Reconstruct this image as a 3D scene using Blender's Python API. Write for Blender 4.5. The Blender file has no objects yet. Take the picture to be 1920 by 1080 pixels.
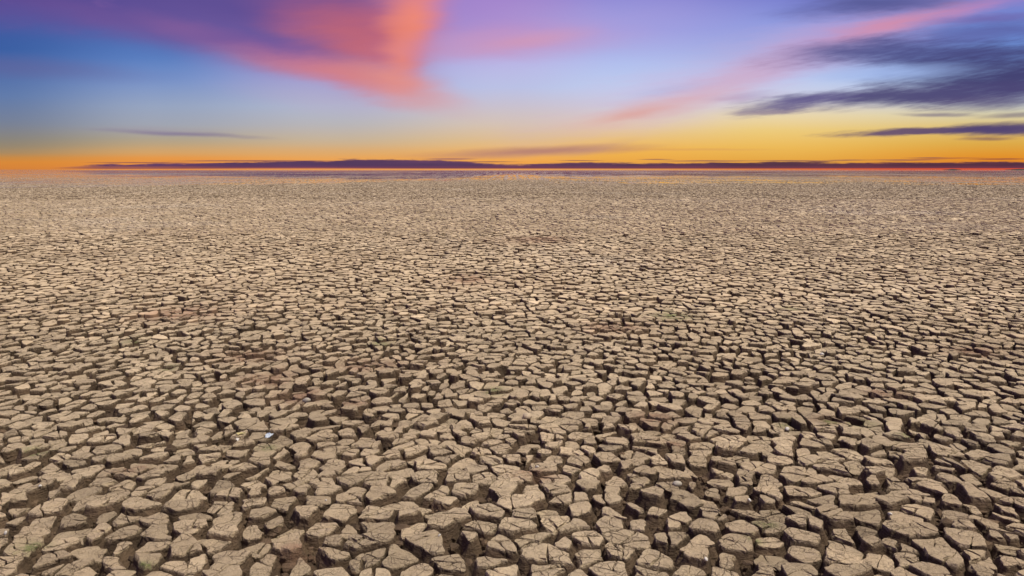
import bpy, math, random
import numpy as np
from mathutils.geometry import delaunay_2d_cdt
from mathutils import Vector
random.seed(7)
rng = np.random.default_rng(11)
scene = bpy.context.scene
R = math.radians

# ------------------------------------------------------------------ camera
CAM_H = 2.2
F_PX = 1507.0                       # focal length in 1920-wide pixels (about 65 degrees across)
PITCH = math.atan(222.0 / F_PX)
cam = bpy.data.cameras.new('camera')
cam.sensor_width = 36.0
cam.lens = 36.0 * F_PX / 1920.0
cam.clip_start = 0.05
cam.clip_end = 60000.0
cam_o = bpy.data.objects.new('camera', cam)
cam_o.location = (0, 0, CAM_H)
cam_o.rotation_euler = (math.pi / 2 - PITCH, 0, 0)
scene.collection.objects.link(cam_o)
scene.camera = cam_o

# ------------------------------------------------------------------ view / sun
scene.view_settings.view_transform = 'Standard'
scene.view_settings.look = 'None'
scene.view_settings.exposure = 0.0
scene.view_settings.gamma = 1.0
scene.view_settings.use_curve_mapping = False
SUN_EL, SUN_AZ = R(66), R(112)        # azimuth clockwise from the view direction (+Y)
sl = bpy.data.lights.new('sun', 'SUN')
sl.energy = 3.55
sl.angle = R(5)
sl.color = (1.0, 0.91, 0.77)
so = bpy.data.objects.new('sun', sl)
sd = Vector((math.sin(SUN_AZ) * math.cos(SUN_EL), math.cos(SUN_AZ) * math.cos(SUN_EL), math.sin(SUN_EL)))
so.rotation_euler = (-sd).to_track_quat('-Z', 'Y').to_euler()
scene.collection.objects.link(so)

# ------------------------------------------------------------------ sky (world nodes, fixed to world directions)
world = bpy.data.worlds.new('World')
world.use_nodes = True
nt = world.node_tree
nt.nodes.clear()

def lin(c):
    return tuple(((v / 255.0) / 12.92 if v / 255.0 <= 0.04045 else ((v / 255.0 + 0.055) / 1.055) ** 2.4) for v in c)

class E:
    """tiny expression helper over Math nodes of tree T"""
    T = nt
    def __init__(s, sock): s.s = sock
    @staticmethod
    def m(op, *a, clamp=False):
        n = E.T.nodes.new('ShaderNodeMath'); n.operation = op; n.use_clamp = clamp
        for i, v in enumerate(a):
            if isinstance(v, E): E.T.links.new(v.s, n.inputs[i])
            else: n.inputs[i].default_value = float(v)
        return E(n.outputs[0])
    def __add__(s, o): return E.m('ADD', s, o)
    __radd__ = __add__
    def __sub__(s, o): return E.m('SUBTRACT', s, o)
    def __rsub__(s, o): return E.m('SUBTRACT', o, s)
    def __mul__(s, o): return E.m('MULTIPLY', s, o)
    __rmul__ = __mul__
    def __truediv__(s, o): return E.m('DIVIDE', s, o)

def smooth(x, a, b, lo=0.0, hi=1.0):
    n = E.T.nodes.new('ShaderNodeMapRange'); n.interpolation_type = 'SMOOTHSTEP'
    E.T.links.new(x.s, n.inputs[0])
    for i, v in zip((1, 2, 3, 4), (a, b, lo, hi)): n.inputs[i].default_value = v
    return E(n.outputs[0])

def combine(x, y, z=0.0):
    n = E.T.nodes.new('ShaderNodeCombineXYZ')
    for i, v in enumerate((x, y, z)):
        if isinstance(v, E): E.T.links.new(v.s, n.inputs[i])
        else: n.inputs[i].default_value = v
    return n.outputs[0]

def noise(vec, scale=1.0, detail=4.0, rough=0.5, dist=0.0):
    n = E.T.nodes.new('ShaderNodeTexNoise')
    E.T.links.new(vec, n.inputs['Vector'])
    n.inputs['Scale'].default_value = scale; n.inputs['Detail'].default_value = detail
    n.inputs['Roughness'].default_value = rough; n.inputs['Distortion'].default_value = dist
    return E(n.outputs[0])

def mixc(fac, a, b):
    n = E.T.nodes.new('ShaderNodeMix'); n.data_type = 'RGBA'
    if isinstance(fac, E): E.T.links.new(fac.s, n.inputs[0])
    else: n.inputs[0].default_value = fac
    for i, v in ((6, a), (7, b)):
        if isinstance(v, tuple): n.inputs[i].default_value = (*v, 1.0)
        else: E.T.links.new(v, n.inputs[i])
    return n.outputs[2]

tc = nt.nodes.new('ShaderNodeTexCoord')
sep = nt.nodes.new('ShaderNodeSeparateXYZ')
nt.links.new(tc.outputs['Generated'], sep.inputs[0])
dx, dy, dz = (E(sep.outputs[i]) for i in range(3))
hyp = E.m('MAXIMUM', E.m('SQRT', dx * dx + dy * dy), 0.02)
ady = E.m('MAXIMUM', E.m('ABSOLUTE', dy) / hyp, 0.35)
PX = (dx / hyp) / ady * 1540.0 + 960.0         # azimuth-like coordinate
PY = 318.0 - (dz / hyp) / ady * 1550.0         # height-like coordinate, 318 at the horizon, 0 about 11 degrees up

YT, YB = -1900.0, 330.0
def station(stops):
    n = nt.nodes.new('ShaderNodeValToRGB')
    cr = n.color_ramp; cr.interpolation = 'EASE' if False else 'LINEAR'
    stops = sorted(stops, key=lambda t: t[0])
    while len(cr.elements) < len(stops): cr.elements.new(0.5)
    for e_, (y, c) in zip(cr.elements, stops):
        e_.position = (y - YT) / (YB - YT); e_.color = (*lin(c), 1.0)
    nt.links.new(((PY - YT) / (YB - YT)).s, n.inputs[0])
    return n.outputs[0]
ZEN = [(-1850, (236, 222, 198)), (-900, (228, 210, 192)), (-350, (204, 186, 192))]
stations = [
    (0,    [(0, (62, 84, 158)), (95, (58, 94, 162)), (130, (76, 106, 168)), (180, (96, 122, 170)), (230, (118, 128, 150)), (262, (138, 132, 122)), (285, (160, 136, 100)), (297, (206, 138, 62)), (308, (222, 136, 52)), (318, (208, 128, 60))] + ZEN),
    (300,  [(0, (84, 92, 168)), (70, (76, 108, 178)), (110, (88, 124, 190)), (150, (118, 145, 200)), (200, (150, 164, 192)), (235, (160, 164, 176)), (262, (176, 162, 138)), (285, (206, 164, 106)), (297, (232, 150, 66)), (318, (232, 142, 58))] + ZEN),
    (620,  [(0, (120, 100, 180)), (100, (140, 140, 205)), (160, (158, 166, 212)), (200, (174, 182, 206)), (235, (184, 180, 182)), (262, (198, 178, 152)), (285, (218, 172, 112)), (300, (238, 162, 78)), (318, (238, 156, 76))] + ZEN),
    (950,  [(0, (158, 134, 205)), (60, (172, 148, 208)), (120, (186, 184, 230)), (165, (186, 192, 228)), (200, (200, 192, 206)), (232, (212, 194, 180)), (262, (222, 188, 140)), (285, (236, 180, 104)), (300, (242, 168, 74)), (318, (236, 158, 72))] + ZEN),
    (1180, [(0, (138, 136, 212)), (60, (148, 158, 226)), (120, (176, 192, 238)), (170, (192, 206, 238)), (200, (206, 202, 216)), (228, (224, 204, 182)), (255, (232, 194, 128)), (280, (240, 182, 82)), (302, (236, 168, 70)), (318, (228, 150, 68))] + ZEN),
    (1450, [(0, (120, 126, 206)), (50, (142, 154, 222)), (110, (164, 176, 226)), (150, (188, 204, 240)), (185, (208, 208, 226)), (215, (232, 214, 174)), (245, (236, 202, 122)), (275, (236, 186, 88)), (300, (230, 168, 68)), (318, (220, 136, 56))] + ZEN),
    (1900, [(0, (124, 128, 204)), (60, (104, 134, 206)), (110, (112, 146, 212)), (150, (150, 176, 222)), (190, (186, 196, 208)), (215, (216, 206, 168)), (240, (222, 190, 112)), (268, (220, 170, 72)), (292, (226, 146, 40)), (306, (222, 132, 40)), (318, (206, 96, 44))] + ZEN),
]
col = station(stations[0][1])
for (x0, _), (x1, st) in zip(stations[:-1], stations[1:]):
    col = mixc(smooth(PX, x0, x1), col, station(st))

# warped coordinates shared by the cloud masks
w1 = noise(combine(PX * 0.0022, PY * 0.012, 3.1), 1.0, 3.0, 0.55) - 0.5
w2 = noise(combine(PX * 0.0040, PY * 0.018, 9.7), 1.0, 5.0, 0.6) - 0.5
streak = noise(combine(PX * 0.0035, PY * 0.045, 1.3), 1.0, 6.0, 0.62)
soft = noise(combine(PX * 0.006, PY * 0.016, 4.4), 1.0, 5.0, 0.6)
fine = noise(combine(PX * 0.012, PY * 0.13 + PX * 0.022, 5.0), 1.0, 6.0, 0.68)

def blob(cx, cy, rx, ry, ang=0.0, amp=1.0, soft=1.0, warp=0.0, st=0.0):
    """soft streaked ellipse; ang in degrees, positive climbs to the right"""
    c, s = math.cos(R(ang)), math.sin(R(ang))
    X = PX - cx; Y = PY - cy
    if warp:
        X = X + w1 * (warp * 3.0); Y = Y + w2 * warp
    a = (X * c - Y * s) * (1.0 / rx)
    b = (X * s + Y * c) * (1.0 / ry)
    d = E.m('SQRT', a * a + b * b)
    if st: d = d + (streak - 0.5) * st + (fine - 0.5) * (st * 0.9)
    return smooth(d, 1.0 + soft * 0.5, 1.0 - soft * 0.7, 0.0, amp)

def sheet(x0, x1, pts, soft_lo, warp=40):
    """cloud whose lower edge follows pts"""
    n = nt.nodes.new('ShaderNodeFloatCurve'); cv = n.mapping.curves[0]
    n.mapping.use_clip = False
    lo, hi = -300.0, 300.0
    P = [((x - x0) / (x1 - x0), (y - lo) / (hi - lo)) for x, y in pts]
    cv.points[0].location = P[0]; cv.points[-1].location = P[-1]
    for p in P[1:-1]: cv.points.new(*p)
    n.mapping.update()
    nt.links.new(((PX - x0) / (x1 - x0)).s, n.inputs['Value'])
    edge = E(n.outputs[0]) * (hi - lo) + lo
    return PY + w2 * warp - edge

def layer(mask, c):
    global col
    col = mixc(mask, col, lin(c))

# big violet sheet, upper left, with a rosy rim
dd = sheet(-100, 1000, [(-100, 50), (100, 68), (300, 92), (450, 122), (600, 148), (700, 166), (770, 160), (815, 40), (1000, -290)], 0, 46)
rim = smooth(PX, 300, 680) * smooth(PX, 850, 700)
layer(smooth(dd, 46, -25, 0, 0.8) * rim, (190, 140, 184))
layer(smooth(dd, 26, -60, 0, 0.85) * smooth(PX, 800, 600), (108, 84, 152))
layer(smooth(dd, -30, -110, 0, 0.85) * smooth(PX, 840, 640), (92, 76, 146))
layer(smooth(dd, 10, -90, 0, 0.8) * smooth(PX, 420, 0), (78, 68, 142))
layer(smooth(soft, 0.5, 0.72) * smooth(dd, 10, -40) * smooth(PX, 860, 700) * 0.4, (136, 96, 160))
layer(blob(300, 62, 260, 22, -14, 0.25, 1.2, 40), (128, 84, 146))
layer(blob(570, 122, 230, 22, -17, 0.5, 1.3, 40), (190, 108, 148))
layer(blob(650, 148, 170, 20, -12, 0.65, 1.7, 40), (224, 132, 122))
layer(blob(650, 45, 150, 42, -14, 0.5, 1.4, 60), (172, 92, 128))
layer(blob(470, 82, 120, 22, -8, 0.55, 1.3, 50), (92, 80, 152))
layer(blob(670, 92, 115, 50, -22, 0.85, 1.6, 60, 0.3), (196, 104, 116))
layer(blob(700, 50, 80, 60, -14, 0.45, 1.8, 60, 0.3), (196, 100, 112))
layer(blob(775, 18, 50, 74, -16, 0.8, 1.8, 50, 0.3), (236, 124, 100))
layer(blob(770, 38, 34, 50, -24, 0.9, 1.8, 34), (252, 138, 78))
layer(blob(744, 108, 30, 58, 10, 0.7, 1.9, 36, 0.3), (240, 136, 108))
layer(blob(735, 152, 100, 20, -14, 0.65, 1.9, 36, 0.3), (230, 148, 134))
layer(blob(775, 192, 100, 16, -12, 0.3, 1.7, 30), (222, 172, 168))
layer(blob(590, 185, 150, 20, -8, 0.25, 1.5, 30), (190, 162, 192))
# violet and pink to the right of the plume
layer(blob(900, 20, 130, 80, 0, 0.6, 1.5, 60), (166, 132, 204))
layer(blob(950, 84, 190, 26, 3, 0.6, 1.5, 40), (208, 144, 178))
layer(blob(1010, 78, 90, 12, 8, 0.5, 1.4, 20), (222, 148, 160))
layer(blob(1130, 60, 220, 50, 4, 0.4, 1.6, 40), (186, 160, 216))
# faint pink haze at far left
layer(blob(60, 130, 200, 18, -4, 0.4, 1.4, 20), (104, 96, 146))
# diagonal salmon band rising to the upper right
layer(blob(1400, 130, 330, 50, 17, 0.5, 1.6, 60, 0.7), (206, 172, 210))
layer(blob(1225, 203, 120, 18, 12, 0.45, 1.5, 30, 0.6), (226, 164, 150))
layer(blob(1190, 214, 60, 8, 10, 0.4, 1.4, 20, 0.4), (220, 148, 132))
layer(blob(1350, 160, 130, 26, 20, 0.35, 1.6, 40, 0.7), (222, 170, 172))
layer(blob(1600, 76, 250, 30, 16, 0.45, 1.6, 50, 0.8), (200, 146, 188))
layer(blob(1690, 50, 110, 15, 14, 0.6, 1.8, 40, 1.1), (226, 136, 150))
layer(blob(1820, 20, 80, 12, 14, 0.25, 1.6, 30, 0.8), (206, 126, 178))
# dark violet banks at the right
layer(blob(1530, 20, 70, 18, 0, 0.3, 1.6, 30, 0.5), (110, 112, 184))
layer(blob(1640, 12, 150, 20, 4, 0.9, 1.4, 40, 0.7), (82, 86, 146))
layer(blob(1850, 42, 90, 8, 3, 0.6, 1.5, 30, 0.9), (112, 90, 158))
layer(blob(1830, 70, 170, 17, 6, 0.72, 1.4, 44, 1.2), (92, 94, 160))
layer(blob(1610, 102, 150, 19, 4, 0.85, 1.4, 44, 1.1), (80, 82, 138))
layer(blob(1790, 102, 185, 16, 2, 0.88, 1.3, 40, 1.1), (74, 76, 132))
layer(blob(1890, 140, 190, 46, 3, 0.97, 1.3, 50, 1.2), (62, 58, 108))
layer(blob(1660, 138, 110, 12, 3, 0.6, 1.5, 20, 0.9), (158, 182, 234))
layer(blob(1750, 178, 275, 19, 3, 0.95, 1.0, 34, 1.0), (74, 68, 116))
layer(blob(1510, 192, 110, 14, 8, 0.85, 1.2, 34, 1.0), (92, 82, 136))
layer(blob(1400, 180, 60, 8, 4, 0.4, 1.4, 20, 0.9), (160, 136, 176))
layer(blob(1440, 211, 70, 4, 2, 0.6, 1.3, 16, 0.8), (136, 118, 146))
layer(blob(1860, 192, 120, 14, 3, 0.7, 1.3, 24, 1.0), (86, 74, 118))
layer(blob(1760, 216, 60, 4, 0, 0.7, 1.2, 16, 0.8), (120, 108, 132))
layer(blob(1900, 216, 60, 5, 3, 0.6, 1.2, 16, 0.8), (98, 84, 118))
layer(blob(1760, 246, 200, 6, 2, 0.95, 0.8, 18, 0.9), (96, 74, 110))
layer(blob(1890, 242, 120, 12, 2, 0.95, 0.9, 18, 0.9), (80, 66, 112))
layer(blob(1850, 260, 50, 3.5, 1, 0.7, 1.2, 14, 0.8), (122, 88, 92))
layer(blob(1255, 168, 70, 8, 10, 0.3, 1.5, 20, 0.6), (172, 172, 214))
# thin streaks low in the sky
layer(blob(330, 251, 130, 4.5, -3, 0.75, 1.3, 14, 0.5), (128, 116, 146))
layer(blob(300, 244, 110, 6, -2, 0.25, 1.4, 14, 0.4), (150, 140, 168))
layer(blob(1000, 284, 190, 9, 2, 0.9, 1.3, 12, 0.5), (178, 126, 116))
layer(blob(1120, 278, 60, 7, 12, 0.3, 1.4, 12, 0.5), (196, 150, 128))
layer(blob(1300, 281, 140, 2.2, 0, 0.3, 1.3, 8, 0.5), (206, 140, 96))
layer(blob(500, 284, 420, 9, 0, 0.2, 1.5, 10, 0.4), (230, 160, 96))
# long low cloud bank lying on the horizon
hb = noise(combine(PX * 0.013, PY * 0.14, 2.2), 1.0, 5.0, 0.65) - 0.5
nb = nt.nodes.new('ShaderNodeFloatCurve'); cv = nb.mapping.curves[0]
bank = [(-400, 316), (60, 314), (160, 309), (300, 306), (480, 303.5), (620, 301), (690, 297.5), (760, 298), (880, 303), (950, 308), (1040, 305), (1290, 305), (1440, 303.5), (1600, 303.5), (1740, 304), (1800, 305), (1900, 303), (2300, 304)]
P = [((x + 400) / 2700, (y - 280) / 50) for x, y in bank]
cv.points[0].location = P[0]; cv.points[-1].location = P[-1]
for p in P[1:-1]: cv.points.new(*p)
nb.mapping.update()
nt.links.new(((PX + 400.0) / 2700.0).s, nb.inputs['Value'])
edge = E(nb.outputs[0]) * 50.0 + 280.0
bm_ = smooth(PY + hb * 14.0 - edge, -1.0, 2.6) * smooth(PY, 317.2, 315.2) * smooth(PX, 60, 200)
bankc = mixc(smooth(streak, 0.35, 0.7), mixc(smooth(PX, 700, 1700), lin((66, 46, 92)), lin((66, 38, 64))), mixc(smooth(PX, 700, 1700), lin((88, 56, 100)), lin((96, 50, 74))))
bankc = mixc(smooth(PY, 309, 316, 0, 0.6), bankc, lin((120, 56, 84)))
col = mixc(bm_ * 0.96, col, bankc)
for bx, by, rx_, ry_ in ((470, 301.5, 150, 1.3), (250, 304.5, 90, 1.0), (905, 303, 60, 1.2), (1090, 301, 40, 0.9), (1330, 302, 90, 1.2), (1230, 299, 30, 0.8), (1500, 301.5, 80, 1.2), (1600, 300, 40, 1.0), (1700, 299.5, 60, 1.2), (1745, 295.5, 40, 0.9)):
    layer(blob(bx, by, rx_, ry_, 0, 0.75, 1.0, 4, 0.6), (112, 66, 88))
layer(blob(220, 313.2, 150, 0.9, 0, 0.6, 1.2, 2, 0.6), (214, 128, 70))
layer(blob(560, 315.2, 160, 0.8, 0, 0.55, 1.2, 2, 0.6), (220, 130, 80))
layer(blob(840, 297.5, 45, 1.5, 0, 0.8, 0.9, 4, 0.5), (150, 96, 104))
layer(blob(1780, 297, 70, 1.5, 1, 0.7, 0.9, 4, 0.6), (176, 102, 60))
layer(blob(1880, 298.5, 60, 1.5, 0, 0.8, 0.9, 4, 0.6), (150, 80, 60))
# red glow right under the bank
layer(smooth(PY, 314.5, 316.5) * smooth(PX, 1150, 1800) , (214, 82, 48))
# soft high cloud above, as the violet and rose clouds in view imply
hn = noise(tc.outputs['Generated'], 1.6, 4.0, 0.5)
layer(smooth(hn, 0.45, 0.7) * smooth(PY, -60, -500) * 0.55, (214, 186, 196))

sky = nt.nodes.new('ShaderNodeTexSky')
sky.sky_type = 'NISHITA'; sky.sun_disc = False
sky.sun_elevation = SUN_EL; sky.sun_rotation = SUN_AZ
addn = nt.nodes.new('ShaderNodeVectorMath'); addn.operation = 'SCALE'
nt.links.new(sky.outputs[0], addn.inputs[0]); addn.inputs['Scale'].default_value = 0.001
add2 = nt.nodes.new('ShaderNodeVectorMath'); add2.operation = 'ADD'
nt.links.new(addn.outputs[0], add2.inputs[0]); nt.links.new(col, add2.inputs[1])
bg = nt.nodes.new('ShaderNodeBackground'); bg.inputs[1].default_value = 1.0
nt.links.new(add2.outputs[0], bg.inputs[0])
wo = nt.nodes.new('ShaderNodeOutputWorld'); nt.links.new(bg.outputs[0], wo.inputs[0])
scene.world = world

# ------------------------------------------------------------------ numeric helpers
def pix2ground(px, py, z=0.0):
    X = (px - 960) / F_PX; Y = (540 - py) / F_PX
    d = np.array((X, math.cos(PITCH) + Y * math.sin(PITCH), -math.sin(PITCH) + Y * math.cos(PITCH)))
    t = (CAM_H - z) / -d[2]
    return d[0] * t, d[1] * t

def ground2pix(x, y, z=0.0):
    dep = y * math.cos(PITCH) - (z - CAM_H) * math.sin(PITCH)
    up = y * math.sin(PITCH) + (z - CAM_H) * math.cos(PITCH)
    dep = np.maximum(dep, 0.05)
    return 960 + F_PX * x / dep, 540 - F_PX * up / dep

def _h(ix, iy, iz, seed):
    n = (ix * 374761393 + iy * 668265263 + iz * 2147483647 + seed * 1274126177) & 0xFFFFFFFF
    n = ((n ^ (n >> 13)) * 1274126177) & 0xFFFFFFFF
    n = ((n ^ (n >> 16)) * 2246822519) & 0xFFFFFFFF
    return ((n ^ (n >> 15)) & 0xFFFF) / 32767.5 - 1.0

def vnoise(x, y, z, scale, seed=0):
    x = np.asarray(x) * scale + 1000.0; y = np.asarray(y) * scale + 1000.0; z = np.asarray(z) * scale + 1000.0
    x, y, z = np.broadcast_arrays(x, y, z)
    ix = np.floor(x).astype(np.int64); iy = np.floor(y).astype(np.int64); iz = np.floor(z).astype(np.int64)
    fx, fy, fz = x - ix, y - iy, z - iz
    fx = fx * fx * (3 - 2 * fx); fy = fy * fy * (3 - 2 * fy); fz = fz * fz * (3 - 2 * fz)
    r = 0
    for a in (0, 1):
        wa = fx if a else 1 - fx
        for b in (0, 1):
            wb = fy if b else 1 - fy
            for c in (0, 1):
                wc = fz if c else 1 - fz
                r = r + wa * wb * wc * _h(ix + a, iy + b, iz + c, seed)
    return r

def sstep(x, a, b):
    t = np.clip((x - a) / (b - a), 0, 1); return t * t * (3 - 2 * t)

def mesh_from(name, V, quads, tris, mats, attrs=None):
    me = bpy.data.meshes.new(name)
    nq, ntr = len(quads), len(tris)
    me.vertices.add(len(V)); me.vertices.foreach_set('co', np.ascontiguousarray(V, dtype=np.float32).ravel())
    loops = np.concatenate([np.asarray(quads, dtype=np.int32).ravel() if nq else np.zeros(0, np.int32),
                            np.asarray(tris, dtype=np.int32).ravel() if ntr else np.zeros(0, np.int32)])
    me.loops.add(len(loops)); me.loops.foreach_set('vertex_index', loops)
    start = np.concatenate([np.arange(nq) * 4, nq * 4 + np.arange(ntr) * 3]).astype(np.int32)
    me.polygons.add(nq + ntr); me.polygons.foreach_set('loop_start', start)
    me.update(calc_edges=True)
    for k, a in (attrs or {}).items():
        at = me.attributes.new(k, 'FLOAT', 'POINT')
        at.data.foreach_set('value', np.ascontiguousarray(a, dtype=np.float32))
    for m in mats: me.materials.append(m)
    me.polygons.foreach_set('use_smooth', np.zeros(nq + ntr, dtype=bool))
    me.validate(verbose=False)
    return me

def link(name, me, parent=None, loc=(0, 0, 0)):
    o = bpy.data.objects.new(name, me); scene.collection.objects.link(o)
    o.location = loc
    if parent is not None: o.parent = parent
    return o

# ------------------------------------------------------------------ materials
def new_mat(name):
    m = bpy.data.materials.new(name); m.use_nodes = True
    t = m.node_tree; t.nodes.clear(); E.T = t
    out = t.nodes.new('ShaderNodeOutputMaterial'); bs = t.nodes.new('ShaderNodeBsdfPrincipled')
    t.links.new(bs.outputs[0], out.inputs[0])
    return m, t, bs

def attr(t, name):
    n = t.nodes.new('ShaderNodeAttribute'); n.attribute_name = name; return E(n.outputs['Fac'])

def scale_col(t, c, f):
    n = t.nodes.new('ShaderNodeVectorMath'); n.operation = 'SCALE'
    t.links.new(c, n.inputs[0]); t.links.new(f.s, n.inputs['Scale']); return n.outputs[0]

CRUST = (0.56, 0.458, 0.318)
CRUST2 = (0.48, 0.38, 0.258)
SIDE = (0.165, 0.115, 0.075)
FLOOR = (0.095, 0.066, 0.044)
RED = (0.34, 0.225, 0.152)

def soil(name, near=True):
    m, t, bs = new_mat(name)
    g = t.nodes.new('ShaderNodeNewGeometry'); pos = g.outputs['Position']
    crust, tone, rub, moss = attr(t, 'crust'), attr(t, 'tone'), attr(t, 'rubble'), attr(t, 'moss')
    big = noise(pos, 0.35, 3.0, 0.5); mid = noise(pos, 5.0, 4.0, 0.6)
    fin = noise(pos, 38.0, 6.0, 0.7) if near else mid
    top = mixc(smooth(big * 0.6 + mid * 0.4, 0.38, 0.62), CRUST2, CRUST)
    sx = t.nodes.new('ShaderNodeSeparateXYZ'); t.links.new(pos, sx.inputs[0])
    top = mixc(smooth(E(sx.outputs[1]), 14.0, 90.0, 0.0, 0.6), top, (0.485, 0.405, 0.30))   # tops turn to one greyer tan with distance
    wide = noise(pos, 0.075, 4.0, 0.6)
    top = mixc(smooth(wide, 0.52, 0.68, 0.0, 0.45), top, (0.60, 0.53, 0.43))     # salt-pale patches
    top = mixc(smooth(wide, 0.47, 0.32, 0.0, 0.5), top, (0.40, 0.325, 0.22))     # olive patches
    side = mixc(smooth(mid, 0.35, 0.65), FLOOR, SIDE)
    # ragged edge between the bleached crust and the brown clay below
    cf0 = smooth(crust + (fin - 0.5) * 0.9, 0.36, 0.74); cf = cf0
    hs = None
    if not near: cf = cf0 * 0.84          # evenly browner, for the painted shade of cracks too fine to draw
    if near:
        # hairline cracks: clay brown puts the shade inside them into the colour
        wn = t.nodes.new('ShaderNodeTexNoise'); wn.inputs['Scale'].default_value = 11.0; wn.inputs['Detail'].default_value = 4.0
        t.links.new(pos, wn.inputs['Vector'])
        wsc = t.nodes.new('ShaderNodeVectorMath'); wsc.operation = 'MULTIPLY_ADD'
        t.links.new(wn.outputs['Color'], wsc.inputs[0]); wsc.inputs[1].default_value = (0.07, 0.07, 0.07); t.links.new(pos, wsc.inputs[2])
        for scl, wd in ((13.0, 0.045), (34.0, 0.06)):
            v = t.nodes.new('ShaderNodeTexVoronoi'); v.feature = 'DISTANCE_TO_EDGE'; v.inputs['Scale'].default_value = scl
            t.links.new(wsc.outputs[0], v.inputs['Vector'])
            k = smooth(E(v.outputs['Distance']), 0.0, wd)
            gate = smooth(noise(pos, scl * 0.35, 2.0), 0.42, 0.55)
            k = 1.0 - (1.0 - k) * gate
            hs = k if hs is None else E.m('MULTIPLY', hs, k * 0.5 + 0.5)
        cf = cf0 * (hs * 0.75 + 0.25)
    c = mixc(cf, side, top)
    c = mixc(rub * smooth(mid + (fin - 0.5) * 0.6, 0.3, 0.55), c, mixc(cf, (0.16, 0.10, 0.066), RED))
    c = mixc(moss * smooth(fin * 0.5 + mid * 0.5, 0.40, 0.56) * cf, c, (0.15, 0.19, 0.06))
    # dust blotches
    c = mixc(smooth(noise(pos, 14.0, 3.0, 0.6), 0.55, 0.75) * cf * 0.35, c, (0.56, 0.465, 0.36))
    c = scale_col(t, c, (tone * 0.30 + 1.0) * (fin * 0.7 + 0.65))
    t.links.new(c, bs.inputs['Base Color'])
    bs.inputs['Roughness'].default_value = 0.92
    bs.inputs['Specular IOR Level'].default_value = 0.25
    if near:
        gr = noise(pos, 90.0, 5.0, 0.75)
        layers = noise(combine(*(lambda s: (E(s.outputs[0]) * 12.0, E(s.outputs[1]) * 12.0, E(s.outputs[2]) * 70.0))(
            (lambda s: (t.links.new(pos, s.inputs[0]), s)[1])(t.nodes.new('ShaderNodeSeparateXYZ')))), 1.0, 4.0, 0.65)
        h = hs * cf0 * 1.1 + gr * 0.7 + fin * 1.1 + layers * (1.0 - cf) * 1.4
        b = t.nodes.new('ShaderNodeBump'); b.inputs['Strength'].default_value = 1.0; b.inputs['Distance'].default_value = 0.02
        t.links.new(h.s, b.inputs['Height']); t.links.new(b.outputs[0], bs.inputs['Normal'])
    return m

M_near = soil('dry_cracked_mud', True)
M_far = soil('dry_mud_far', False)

def water_mat():
    m, t, bs = new_mat('shallow_water')
    g = t.nodes.new('ShaderNodeNewGeometry'); s = t.nodes.new('ShaderNodeSeparateXYZ'); t.links.new(g.outputs['Position'], s.inputs[0])
    x, y = E(s.outputs[0]), E(s.outputs[1])
    n1 = noise(combine(x * 0.8, y * 0.012), 1.0, 4.0, 0.7)
    n2 = noise(combine(x * 0.012, y * 0.004), 1.0, 3.0, 0.5)
    mud = smooth(n1 + (n2 - 0.5) * 0.3, 0.49, 0.60)
    t.links.new(mixc(mud, (0.05, 0.045, 0.045), (0.30, 0.24, 0.19)), bs.inputs['Base Color'])
    t.links.new((mud * 0.35 + 0.004).s, bs.inputs['Roughness'])
    t.links.new((0.9 - mud * 0.9).s, bs.inputs['Specular IOR Level'])
    return m
M_water = water_mat()

# ------------------------------------------------------------------ crack pattern (Voronoi of jittered sites)
S = 0.222
def voronoi(pts, keep):
    """pts Nx2; returns list arrays: for every kept site, ordered polygon vertices"""
    vs, es, fs, *_ = delaunay_2d_cdt([Vector(p) for p in pts.tolist()], [], [], 0, 1e-7, False)
    T = np.array([f for f in fs if len(f) == 3], dtype=np.int64)
    A = np.array([(v[0], v[1]) for v in vs])
    a, b, c = A[T[:, 0]], A[T[:, 1]], A[T[:, 2]]
    d = 2 * (a[:, 0] * (b[:, 1] - c[:, 1]) + b[:, 0] * (c[:, 1] - a[:, 1]) + c[:, 0] * (a[:, 1] - b[:, 1]))
    a2, b2, c2 = (a ** 2).sum(1), (b ** 2).sum(1), (c ** 2).sum(1)
    ux = (a2 * (b[:, 1] - c[:, 1]) + b2 * (c[:, 1] - a[:, 1]) + c2 * (a[:, 1] - b[:, 1])) / d
    uy = (a2 * (c[:, 0] - b[:, 0]) + b2 * (a[:, 0] - c[:, 0]) + c2 * (b[:, 0] - a[:, 0])) / d
    # every site's triangles, sorted by angle
    sid = T.ravel(); tid = np.repeat(np.arange(len(T)), 3)
    ang = np.arctan2(uy[tid] - A[sid, 1], ux[tid] - A[sid, 0])
    order = np.lexsort((ang, sid)); sid = sid[order]; tid = tid[order]
    st = np.searchsorted(sid, np.arange(len(A))); en = np.searchsorted(sid, np.arange(len(A)), side='right')
    C = np.stack([ux, uy], 1)
    out = []
    for i in np.nonzero(keep(A))[0]:
        if en[i] - st[i] >= 3: out.append((A[i], C[tid[st[i]:en[i]]]))
    return out

def jitter_sites(x0, x1, y0, y1, s, seed, amp=0.46):
    r = np.random.default_rng(seed)
    nx, ny = int((x1 - x0) / s), int((y1 - y0) / s)
    gx, gy = np.meshgrid(np.arange(nx), np.arange(ny))
    x = x0 + (gx + 0.5 + 0.5 * (gy % 2)) * s; y = y0 + (gy + 0.5) * s
    x = x + r.uniform(-amp, amp, x.shape) * s; y = y + r.uniform(-amp, amp, y.shape) * s
    return np.stack([x.ravel(), y.ravel()], 1)

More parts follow.
